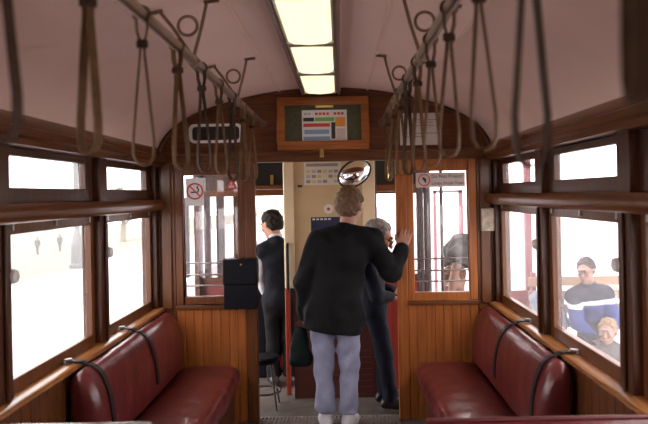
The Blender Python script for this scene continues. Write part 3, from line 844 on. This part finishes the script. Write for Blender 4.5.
m = MB().tube([(P(388,185,5.2)[0], 5.25, 1.78), (P(388,185,5.2)[0]+.01, 5.25, 1.72), (P(388,185,5.2)[0], 5.25, 1.66)], .008, 6); m.build('handle', 'brass', r)

# cab partition
YP = 4.80
pt = empty('wall_partition', (0, YP, 0), kind='structure')
xl, xr = P(283.5, 200, YP)[0], P(376.5, 200, YP)[0]
zd = .84
MB().box(xl+.06, xr-.10, YP, YP+.03, zd, 1.98).build('panel', 'enamel_tan', pt)
MB().box(xl, xl+.078, YP-.02, YP+.04, zd, 1.98).build('post', 'enamel_cream', pt, bevel=.008)
MB().box(xr-.105, xr-.01, YP-.02, YP+.04, zd, 1.98).build('post', 'enamel_cream', pt, bevel=.008)
MB().box(xr-.01, xr, YP-.018, YP+.038, 0, 1.98).build('edge_strip', 'grey_post', pt)
MB().box(xl+.0, xl+.035, YP-.025, YP+.04, .03, zd).build('lower_post', 'red_paint', pt, bevel=.004)
MB().box(xl+.06, xr-.01, YP-.01, YP+.03, 0, zd).build('lower_panel', 'brown_paint', pt)
m = MB()
for k in range(7): m.box(xl+.10, xr-.06, YP-.016, YP-.01, .06+k*.045, .085+k*.045)
m.build('louvre', 'brown_paint', pt)
# pull handle on the left post
x = P(287.5, 260, YP-.05)[0]
r = empty('pull_handle', (x, YP-.03, 1.0), 'black vertical pull handle on the cream post left of the man in the dark jacket', 'handle')
z0, z1 = P(287, 291, YP-.05)[1], P(287, 243, YP-.05)[1]
MB().tube([(x, YP-.022, z0+.01), (x, YP-.05, z0+.02), (x, YP-.05, z1-.02), (x, YP-.022, z1-.01)], .011, 8).build('grip', 'black_void', r)
# driver's door on the right
MB().box(P(391,320,5.0)[0], P(410,320,5.0)[0], 4.98, 5.02, 0, 1.02).build('tmp', 'maroon_paint')
o = bpy.data.objects['tmp']; o.name = 'half_door'; WORLD['half_door'] = Vector((0,0,0)); tag(o, 'maroon half-height door panel behind the grey-haired man', 'door')
MB().ell((P(394,300,4.95)[0], 4.97, .72), (.014,.012,.014)).build('door_knob', 'brass', o)
# items on the partition
ys = YP-.0005
p2, xa, xb, zb, zt = sheet(304, 162, 341, 185, ys, 'notice', 'enamel_white', 'printed notice with rows of small pictures, top of the tan partition', 'notice')
random.seed(3)
for j, v in enumerate((.06, .34, .56, .78)):
    for i in range(6 if j else 1):
        u0 = .06+i*.15; u1 = u0+(.11 if j else .86)
        if random.random() < .85:
            MB().box(xa+(xb-xa)*u0, xa+(xb-xa)*u1, ys-.0035, ys-.0018, zt+(zb-zt)*(v+.13), zt+(zb-zt)*v).build('picture', ['ink_grey','ink_yellow','ink_lav','ink_red'][(i+j) % 3 if j else 0], p2)
x, z = P(328.5, 209, YP)
o = MB().lathe([(.0,0),(.036,0),(.036,-.002),(.0,-.002)], (x, ys, z), 'Y', 24).build('round_sticker', 'paper', None, (x, ys, z-.036)); tag(o, 'round white sticker with a dark red dot on the tan partition', 'sticker')
MB().lathe([(0,0),(.013,0),(.013,-.0015),(0,-.0015)], (x, ys-.002, z), 'Y', 16).build('dot', 'ink_red', o)
o, xa, xb, zb, zt = sheet(311, 217, 345, 234, ys, 'blue_plate', 'blue_plate', 'dark blue plate with white marks, behind the shoulder of the man in the dark jacket', 'plate')
for k in range(5): MB().box(xa+.012+k*.03, xa+.032+k*.03, ys-.0035, ys-.0018, zt-.022, zt-.010).build('white_mark', 'paper', o)
x, z = P(300, 186, YP)
o = MB().box(x-.018, x+.018, ys-.012, ys, z-.01, z+.008).build('latch', 'dark_post', None, (x, ys, z-.01), bevel=.002); tag(o, 'small dark latch on the tan partition left of the printed notice', 'latch')
# convex mirror
x, z = P(354.5, 173.5, 4.6)
r = empty('convex_mirror', (x, 4.6, z), 'round convex mirror tilted over the head of the man in the dark jacket', 'mirror')
Mm = Matrix.Rotation(math.radians(-32), 4, 'Y') @ Matrix.Rotation(math.radians(22), 4, 'X')
m = MB(); rings = []
n = 28
sx_, sz_ = .125, .092
for k in range(9):
    a = k/8
    rad = max(a, 1e-3); d = -.075*(1-a*a)
    rings.append([Vector((x, 4.6, z)) + Mm @ Vector((sx_*rad*math.cos(2*PI*i/n), d, sz_*rad*math.sin(2*PI*i/n))) for i in range(n)])
m.loft(rings, False); m.build('mirror_face', 'mirror_glass', r, smooth=80)
m = MB().tube([Vector((x, 4.6, z)) + Mm @ Vector((sx_*1.02*math.cos(2*PI*i/n), .002, sz_*1.02*math.sin(2*PI*i/n))) for i in range(n)], .008, 8, True); m.build('rim', 'black_void', r)
MB().tube([Vector((x, 4.6, z)), Vector((x+.02, 4.68, z+.09)), Vector((x+.02, 4.70, 1.98))], .01, 8).build('arm', 'rail_metal', r)
# folded door leaf by the entrance
xa, xb = P(417, 240, 5.25)[0], P(431.5, 240, 5.25)[0]
r = empty('folding_door', ((xa+xb)/2, 5.25, 0), 'dark folded platform door seen through the right bulkhead window', 'door')
for k in range(4):
    x = xa+(xb-xa)*k/4
    MB().box(x, x+(xb-xa)/4-.006, 5.22+.012*(k % 2), 5.27+.012*(k % 2), 0.0, 1.96).build('leaf', 'grey_post' if k % 2 else 'dark_post', r, bevel=.003)
x = P(441.5, 220, 5.3)[0]
o = MB().tube([(x, 5.3, 0), (x, 5.3, 1.98)], .014, 10).build('grab_pole', 'dark_post', None, (x, 5.3, 0)); tag(o, 'thin dark grab pole at the entrance, seen through the right bulkhead window', 'pole')
# driver's stool
sx, sy = -.475, 4.62
r = empty('stool', (sx, sy, 0), 'low black stool on thin metal legs, left of the brown partition', 'stool')
MB().lathe([(.0,.33),(.10,.33),(.11,.345),(.11,.365),(.10,.375),(0,.375)], (sx, sy, 0)).build('seat', 'black_case', r)
for a in (45, 135, 225, 315):
    c, s_ = math.cos(math.radians(a)), math.sin(math.radians(a))
    MB().tube([(sx+.07*c, sy+.07*s_, .33), (sx+.13*c, sy+.13*s_, .0)], .007, 8).build('leg', 'dark_post', r)
MB().tube([(sx+.11*math.cos(a), sy+.11*math.sin(a), .12) for a in np.linspace(0, 2*PI, 25)[:-1]], .008, 8, True).build('foot_ring', 'dark_post', r)
# controller stand at the front left
x = P(255, 300, 5.4)[0]
r = empty('controller', (x, 5.42, 0), 'black driving controller at the front window before the driver', 'controller')
MB().box(x-.13, x+.10, 5.34, 5.56, 0, .84).build('case', 'black_case', r, bevel=.02)
MB().lathe([(.10,.84),(.10,.87),(.03,.885),(.03,.92)], (x, 5.45, 0)).build('cap', 'brass', r)
MB().tube([(x, 5.45, .92), (x-.10, 5.36, .93), (x-.10, 5.36, .985)], .010, 8).build('handle', 'brass', r)

# ================================================================== PEOPLE
def JP(px, py, Y): x, z = P(px, py, Y); return V(x, Y, z)
# standing man, back to the viewer
Ym = 4.17
J = dict(pelvis=V(.045,Ym,.80), waist=V(.065,Ym,.95), chest=V(.105,Ym-.01,1.13), neck=V(.140,Ym,1.315), head=V(.168,Ym+.03,1.475),
         shL=V(-.055,Ym,1.225), elL=V(-.150,Ym-.01,.97), wrL=V(-.155,Ym+.10,.735),
         shR=V(.295,Ym,1.245), elR=V(.430,Ym-.01,1.025), wrR=V(.505,Ym+.055,1.175),
         hipL=V(-.030,Ym,.76), hipR=V(.125,Ym,.76), knL=V(-.030,Ym+.02,.43), knR=V(.140,Ym+.0,.43), anL=V(-.020,Ym-.02,.085), anR=V(.130,Ym-.05,.085),
         toeL=V(-.12,1,0), toeR=V(.25,1,0))
man = make_person('person with sandy hair, dark jacket and pale jeans, back turned, gripping the right door post', (.06, Ym, 0), J, V(.42,.9,-.05), V(.06,-.03,1),
    dict(bf=V(0,1,0), hair='hair_sandy', top='cloth_black', bottom='denim_light', shoes='shoe_white', gt=.032, hem=.145, skirt=1, gl=.002, tfold=.0075, cuffz=.035, h=.006, amp=.0075, scale=1.05,
         handR=(V(.34,.34,.88), V(.05,1,-.1), V(-.9,.0,.3), .42), handL=(V(0,.12,-1), V(1,0,0), V(0,1,.1), .9), cuff=.96, hs=1.05, tuft=.0048))
# bag at his left side
bx, bz = P(297, 353, 4.2)
r = empty('shoulder_bag', (-.19, 4.22, .40), 'dark green bag hanging at the left hip of the man in the dark jacket', 'bag')
s = Sdf(); s.cone(V(-.185,4.22,.615), V(-.185,4.22,.45), .050, .082, .03, V(0,1,0), 1.7)
s.cut(V(0,0,.405), V(0,0,-1)); field_obj('bag_body', s, 'bag_green', r, None, .007, .006, 34.)
MB().ribbon([(-.235,4.22,.60), (-.215,4.235,.68), (-.165,4.25,.705), (-.155,4.24,.68), (-.14,4.22,.60)], (0,1,0), .025, .006).build('bag_strap', 'belt_dark', r)
# grey-haired man bending to the right
Yg = 4.55
J = dict(pelvis=V(.315,Yg+.02,.74), waist=V(.310,Yg+.01,.87), chest=V(.285,Yg,1.00), neck=V(.305,Yg,1.135), head=V(.372,Yg-.01,1.235),
         shL=V(.275,Yg+.14,1.06), elL=V(.33,Yg+.16,.86), wrL=V(.47,Yg+.12,.83), shR=V(.275,Yg-.14,1.06), elR=V(.345,Yg-.13,.83), wrR=V(.445,Yg-.03,.80),
         hipL=V(.32,Yg+.08,.72), hipR=V(.33,Yg-.06,.72), knL=V(.40,Yg+.08,.40), knR=V(.395,Yg-.06,.40), anL=V(.40,Yg+.08,.085), anR=V(.43,Yg-.07,.085), toeL=V(1,.2,0), toeR=V(1,-.2,0))
make_person('grey-haired person in glasses and dark clothes stooping, behind the man in the dark jacket', (.36, Yg, 0), J, V(.9,-.15,-.42), V(.42,0,.9),
    dict(bf=V(1,0,0), hair='hair_grey', top='cloth_navy', bottom='denim_dark', shoes='shoe_black', gt=.018, hem=.06, h=.008, scale=.90, glasses=1, hs=1.03))
# driver
Yd = 5.14
J = dict(pelvis=V(-.385,Yd,.70), waist=V(-.395,Yd,.86), chest=V(-.410,Yd,1.01), neck=V(-.425,Yd,1.185), head=V(-.468,Yd+.03,1.315),
         shL=V(-.545,Yd-.03,1.10), elL=V(-.575,Yd+.02,.90), wrL=V(-.535,Yd+.11,.735), shR=V(-.30,Yd+.06,1.10), elR=V(-.28,Yd+.14,.88), wrR=V(-.40,Yd+.20,.76),
         hipL=V(-.46,Yd,.69), hipR=V(-.33,Yd,.69), knL=V(-.47,Yd+.04,.40), knR=V(-.335,Yd+.05,.40), anL=V(-.47,Yd,.085), anR=V(-.33,Yd,.085), toeL=V(-.3,1,0), toeR=V(0,1,0))
make_person('driver with dark hair, white shirt and dark vest, looking down at the left', (-.40, Yd, 0), J, V(-.72,.62,-.35), V(-.15,.12,1),
    dict(bf=nrm(V(-.35,1,0)), hair='hair_dark', top='cloth_vest', top_name='vest', sleeves='cloth_white', bottom='cloth_black', shoes='shoe_black', gt=.016, hem=.04, h=.008, scale=.95, hs=.95))
# person bending at the entrance
Ye = 5.85
J = dict(pelvis=V(1.46,Ye,.90), waist=V(1.40,Ye-.02,1.0), chest=V(1.27,Ye-.04,1.02), neck=V(1.165,Ye-.06,.90), head=V(1.135,Ye-.09,.76),
         shL=V(1.15,Ye-.20,.97), elL=V(1.10,Ye-.17,.73), wrL=V(1.09,Ye-.12,.48), shR=V(1.17,Ye+.12,1.0), elR=V(1.12,Ye+.16,.74), wrR=V(1.06,Ye+.1,.52),
         hipL=V(1.46,Ye-.09,.85), hipR=V(1.46,Ye+.08,.85), knL=V(1.45,Ye-.09,.47), knR=V(1.50,Ye+.08,.47), anL=V(1.5,Ye-.09,.085-.0), anR=V(1.55,Ye+.08,.085), toeL=V(-1,0,0), toeR=V(-1,0,0))
o = make_person('person in a mottled grey jacket bending over, seen through the right bulkhead window', (1.46, Ye, 0), J, V(-.45,-.1,-.85), V(-.85,0,.35),
    dict(bf=V(-.4,0,-.9), hair='hair_sandy', top='cloth_grey', bottom='denim_dark', shoes='shoe_black', gt=.045, skin='skin_dimmed', hem=.10, h=.009, amp=.008, cuff=1.))
m = MB().box(1.2, 1.9, 5.55, 6.2, -.45, 0.003); o = m.build('platform_step', 'paving', None, (1.5, 5.9, -.45)); tag(o, 'concrete boarding step under the person in the grey jacket', 'step')

# outside right: man, companion and child by a slatted bench
GZ = -.45
Yo = 6.12
J = dict(pelvis=V(2.58,Yo+.10,.09), waist=V(2.57,Yo+.09,.25), chest=V(2.55,Yo+.05,.42), neck=V(2.50,Yo,.62), head=V(2.45,Yo-.06,.775),
         shL=V(2.67,Yo+.02,.53), elL=V(2.70,Yo-.12,.28), wrL=V(2.52,Yo-.28,.18), shR=V(2.35,Yo+.0,.52), elR=V(2.325,Yo-.16,.28), wrR=V(2.42,Yo-.30,.16),
         hipL=V(2.64,Yo+.08,.05), hipR=V(2.50,Yo+.06,.05), knL=V(2.62,Yo-.34,.06), knR=V(2.46,Yo-.36,.06), anL=V(2.62,Yo-.36,GZ+.085), anR=V(2.46,Yo-.38,GZ+.085), toeL=V(0,-1,0), toeR=V(-.1,-1,0))
make_person('seated person in glasses and a grey jacket banded white and blue, outside the right window', (2.55, Yo, GZ), J, V(-.62,-.75,-.25), V(-.15,-.1,1),
    dict(bf=nrm(V(-.2,-1,0)), hair='hair_dark', top='cloth_greyblue', bottom='denim_dark', shoes='shoe_black', gt=.028, hem=.02, h=.009, glasses=1, skin='skin_dimmed',
         band=[('white_stripe', 'cloth_white', .37, .415), ('blue_band', 'cloth_blue', .20, .37)]))
Yc = 5.62
cxx = 2.47
J = dict(pelvis=V(cxx,Yc,-.11), waist=V(cxx,Yc,-.02), chest=V(cxx,Yc,.06), neck=V(cxx,Yc,.165), head=V(cxx-.01,Yc-.01,.285),
         shL=V(cxx+.10,Yc,.11), elL=V(cxx+.13,Yc-.03,-.01), wrL=V(cxx+.10,Yc-.10,-.08), shR=V(cxx-.10,Yc,.11), elR=V(cxx-.13,Yc-.03,-.01), wrR=V(cxx-.10,Yc-.1,-.08),
         hipL=V(cxx+.05,Yc,-.13), hipR=V(cxx-.05,Yc,-.13), knL=V(cxx+.05,Yc-.01,-.27), knR=V(cxx-.05,Yc-.01,-.27), anL=V(cxx+.05,Yc,GZ+.05), anR=V(cxx-.05,Yc,GZ+.05), toeL=V(0,-1,0), toeR=V(0,-1,0))
make_person('small fair-haired child standing in front of the seated person, outside the right window', (cxx, Yc, GZ), J, V(-.6,-.8,-.1), V(0,0,1),
    dict(bf=V(0,-1,0), hair='hair_fair', top='cloth_grey', bottom='denim_dark', shoes='shoe_black', gt=.012, hem=.05, h=.008, scale=.58, hs=.95, skin='skin_dimmed', amp=.002))
Yq = 6.15; xq = 2.12
J = dict(pelvis=V(xq,Yq+.10,.07), waist=V(xq,Yq+.10,.22), chest=V(xq,Yq+.08,.38), neck=V(xq-.01,Yq+.05,.55), head=V(xq-.01,Yq+.02,.70),
         shL=V(xq+.11,Yq+.08,.48), elL=V(xq+.125,Yq-.04,.26), wrL=V(xq+.06,Yq-.18,.16), shR=V(xq-.11,Yq+.08,.48), elR=V(xq-.125,Yq-.04,.26), wrR=V(xq-.08,Yq-.2,.16),
         hipL=V(xq+.07,Yq+.08,.05), hipR=V(xq-.07,Yq+.08,.05), knL=V(xq+.07,Yq-.32,.06), knR=V(xq-.07,Yq-.32,.06), anL=V(xq+.07,Yq-.34,GZ+.085), anR=V(xq-.07,Yq-.34,GZ+.085), toeL=V(0,-1,0), toeR=V(0,-1,0))
make_person('seated person in a pale blue top beside the man in glasses, outside the right window', (xq, Yq, GZ), J, V(-.3,-.9,-.1), V(0,0,1),
    dict(bf=V(0,-1,0), hair='hair_fair', top='cloth_paleblue', bottom='denim_dark', shoes='shoe_black', gt=.016, hem=.02, h=.009, scale=.74, hs=.86, skin='skin_dimmed'))
# slatted bench outside
r = empty('slatted_bench', (3.1, 6.4, GZ), 'long slatted timber bench outside the right windows', 'bench')
for k in range(4): MB().box(2.02, 4.3, 6.02+k*.10, 6.10+k*.10, -.055, -.03).build('seat_slat', 'slat_wood', r, bevel=.004)
for k in range(4): MB().box(2.02, 4.3, 6.44+k*.012, 6.465+k*.012, .14+k*.14, .235+k*.14).build('back_slat', 'slat_wood', r, bevel=.004)
for x in (2.06, 3.1, 4.2):
    MB().box(x, x+.05, 6.04, 6.42, GZ, -.056).build('leg', 'maroon_faded', r); MB().box(x, x+.05, 6.51, 6.56, GZ, .70).build('back_post', 'maroon_faded', r)
r = empty('shelter_post', (2.07, 6.65, GZ), 'maroon shelter post with a low panel, seen through the far right window', 'post')
MB().box(2.04, 2.11, 6.62, 6.68, GZ, 2.449).build('upright', 'maroon_faded', r, bevel=.004); MB().box(1.80, 2.04, 6.63, 6.67, GZ, .50).build('low_panel', 'maroon_paint', r, bevel=.004)
r = empty('shade_roof', (3.2, 6.3, GZ), 'unseen roof added over the slatted bench outside to shade the people', 'shelter roof')  # unseen roof, added to darken the people on the bench
MB().box(1.55, 5.2, 5.1, 7.4, 2.45, 2.52).build('roof_panel', 'maroon_faded', r)
for x in (5.0,): MB().box(x, x+.08, 6.62, 6.70, GZ, 2.45).build('roof_post', 'maroon_faded', r)
# pink-red frame further off
xa, xb, zt = P(433.5, 220, 9.)[0], P(463, 220, 9.)[0], P(448, 190, 9.)[1]
r = empty('gateway', ((xa+xb)/2, 9., GZ), 'faded maroon doorway frame outside, beyond the right bulkhead window', 'gateway')
MB().box(xa, xa+.04, 8.97, 9.03, GZ, zt).build('upright', 'frame_pink', r); MB().box(xb-.06, xb, 8.97, 9.03, GZ, zt).build('upright', 'frame_pink', r)
MB().box(xa, xb, 8.97, 9.03, zt-.04, zt).build('lintel', 'frame_pink', r)

# ================================================================== OUTSIDE
m = MB().box(-2.8, 60, -30, 90, GZ-.1, GZ); tag(m.build('ground', 'asphalt'), kind='structure')
m = MB().box(2.0-.5, 60, 4.5, 90, GZ-.05, GZ+.004); tag(m.build('pavement', 'paving'), kind='structure')
m = MB().prism([(-2.75, -30), (-3.5, -30), (-3.5, 90), (-2.75, 90)], 'Z', GZ-.05, GZ+.03); tag(m.build('kerb', 'kerb_stone', bevel=.01), kind='structure')
m = MB().box(-7.6, -3.5, -30, 90, GZ-.1, GZ+.02); tag(m.build('footpath', 'paving'), kind='structure')
m = MB().prism([(-7.6,GZ+.02),(-9,GZ-.05),(-21,GZ-1.85),(-70,GZ-4.8),(-70,GZ-6),(-7.6,GZ-1)], 'Y', -30, 140); tag(m.build('lawn', 'lawn'), kind='structure')
# lamp column
Yl = 18.0; x = P(77, 240, Yl)[0]
r = empty('lamp_post', (x, Yl, GZ), 'pale grey lamp column with a wide base on the path outside the near left window', 'lamp post')
MB().lathe([(.22,.0),(.22,.12),(.18,.16),(.17,.75),(.13,.82),(.13,.92),(.085,1.0),(.075,3.8)], (x, Yl, GZ+.02)).build('column', 'lamp_post_paint', r)
MB().lathe([(.06,3.8),(.20,3.9),(.28,4.25),(.10,4.45),(.03,4.6)], (x, Yl, GZ+.02)).build('lantern', 'cloth_white', r)
# distant people on the lawn
for k, (px, nm) in enumerate(((37.5, 'left'), (60, 'right'))):
    Yk = 45.; x = P(px, 252, Yk)[0]; gz = float(np.interp(-x, [9,21,70], [GZ-.05,GZ-1.85,GZ-4.8]))
    q = .72
    def pt(a, b, c): return V(x+a*q, Yk+b*q, gz+c*q)
    J = dict(pelvis=pt(0,0,.92), waist=pt(0,0,1.08), chest=pt(0,0,1.26), neck=pt(0,0,1.45), head=pt(0,0,1.62), shL=pt(-.19,0,1.38), elL=pt(-.25,0,1.1), wrL=pt(-.24,.05,.86),
             shR=pt(.19,0,1.38), elR=pt(.25,0,1.1), wrR=pt(.24,.05,.86), hipL=pt(-.08,0,.88), hipR=pt(.08,0,.88), knL=pt(-.09,.08,.48), knR=pt(.09,-.03,.48), anL=pt(-.09,.12,.085), anR=pt(.1,-.14,.085), toeL=V(.2,1,0), toeR=V(.2,1,0))
    make_person('%s of the two tiny figures far off on the lawn outside the near left window' % nm, (x, Yk, gz), J, V(.6,.6,0), V(0,0,1),
        dict(bf=V(0,1,0), hair='hair_grey', top='cloth_midgrey', bottom='cloth_midgrey', shoes='shoe_black', gt=.018, hem=.03, h=.016, scale=q, hs=q, amp=0), 'figures on the lawn')
# trees beyond the lawn
for k, (px, Yt, hh) in enumerate(((122, 40., 3.6),)):
    x = P(px, 220, Yt)[0]; gz = float(np.interp(-x, [9,21,70], [GZ-.05,GZ-1.85,GZ-4.8]))
    r = empty('tree', (x, Yt, gz), ['pale green tree outside the far left window', 'pale green tree behind the lamp column outside the near left window'][k], 'tree')
    m = MB().tube([(x,Yt,gz-.1),(x+.1,Yt,gz+hh*.3),(x,Yt+.1,gz+hh*.6)], [.22,.16,.06], 8)
    for a in range(5): m.tube([(x+.05,Yt,gz+hh*(.3+.04*a)), (x+1.4*math.cos(a*1.3), Yt+1.4*math.sin(a*1.3), gz+hh*(.55+.05*a))], [.08,.03], 6)
    m.build('trunk', 'bark', r)
    m = MB(); rn = random.Random(k)
    for i in range(2600):
        d = Vector((rn.gauss(0,1), rn.gauss(0,1), rn.gauss(0,1))).normalized()*rn.random()**.4
        c = Vector((x+d.x*2.1, Yt+d.y*2.1, gz+hh*.66+d.z*hh*.30)); a = Vector((rn.gauss(0,1), rn.gauss(0,1), rn.gauss(0,1))).normalized()
        b = a.cross(Vector((.3,.5,.8))).normalized(); L_ = .16
        m.add([c-a*L_, c+b*L_*.5, c+a*L_, c-b*L_*.5], [[0,1,2,3]])
    m.build('foliage', 'leaf_pale', r, smooth=0)

# ================================================================== LIGHT, CAMERA
w = bpy.data.worlds.new('overcast'); S.world = w; w.use_nodes = True
bg = w.node_tree.nodes['Background']; bg.inputs[0].default_value = (1.0, .95, .90, 1); bg.inputs[1].default_value = 2.6
S.view_settings.view_transform = 'Standard'; S.view_settings.look = 'None'; S.view_settings.gamma = 1.0
S.view_settings.use_curve_mapping = False; S.view_settings.exposure = 1.28
cam = bpy.data.cameras.new('camera'); co = bpy.data.objects.new('camera', cam); COL.objects.link(co)
co.location = (CX, 0, CZ); co.rotation_euler = (PI/2, ROLL, 0)
cam.sensor_width = 36; cam.lens = 35.0; cam.shift_x = -16/648; cam.shift_y = -18/648
cam.clip_start = .02; cam.clip_end = 400
cam.dof.use_dof = True; cam.dof.focus_distance = 4.25; cam.dof.aperture_fstop = 2.8
S.camera = co
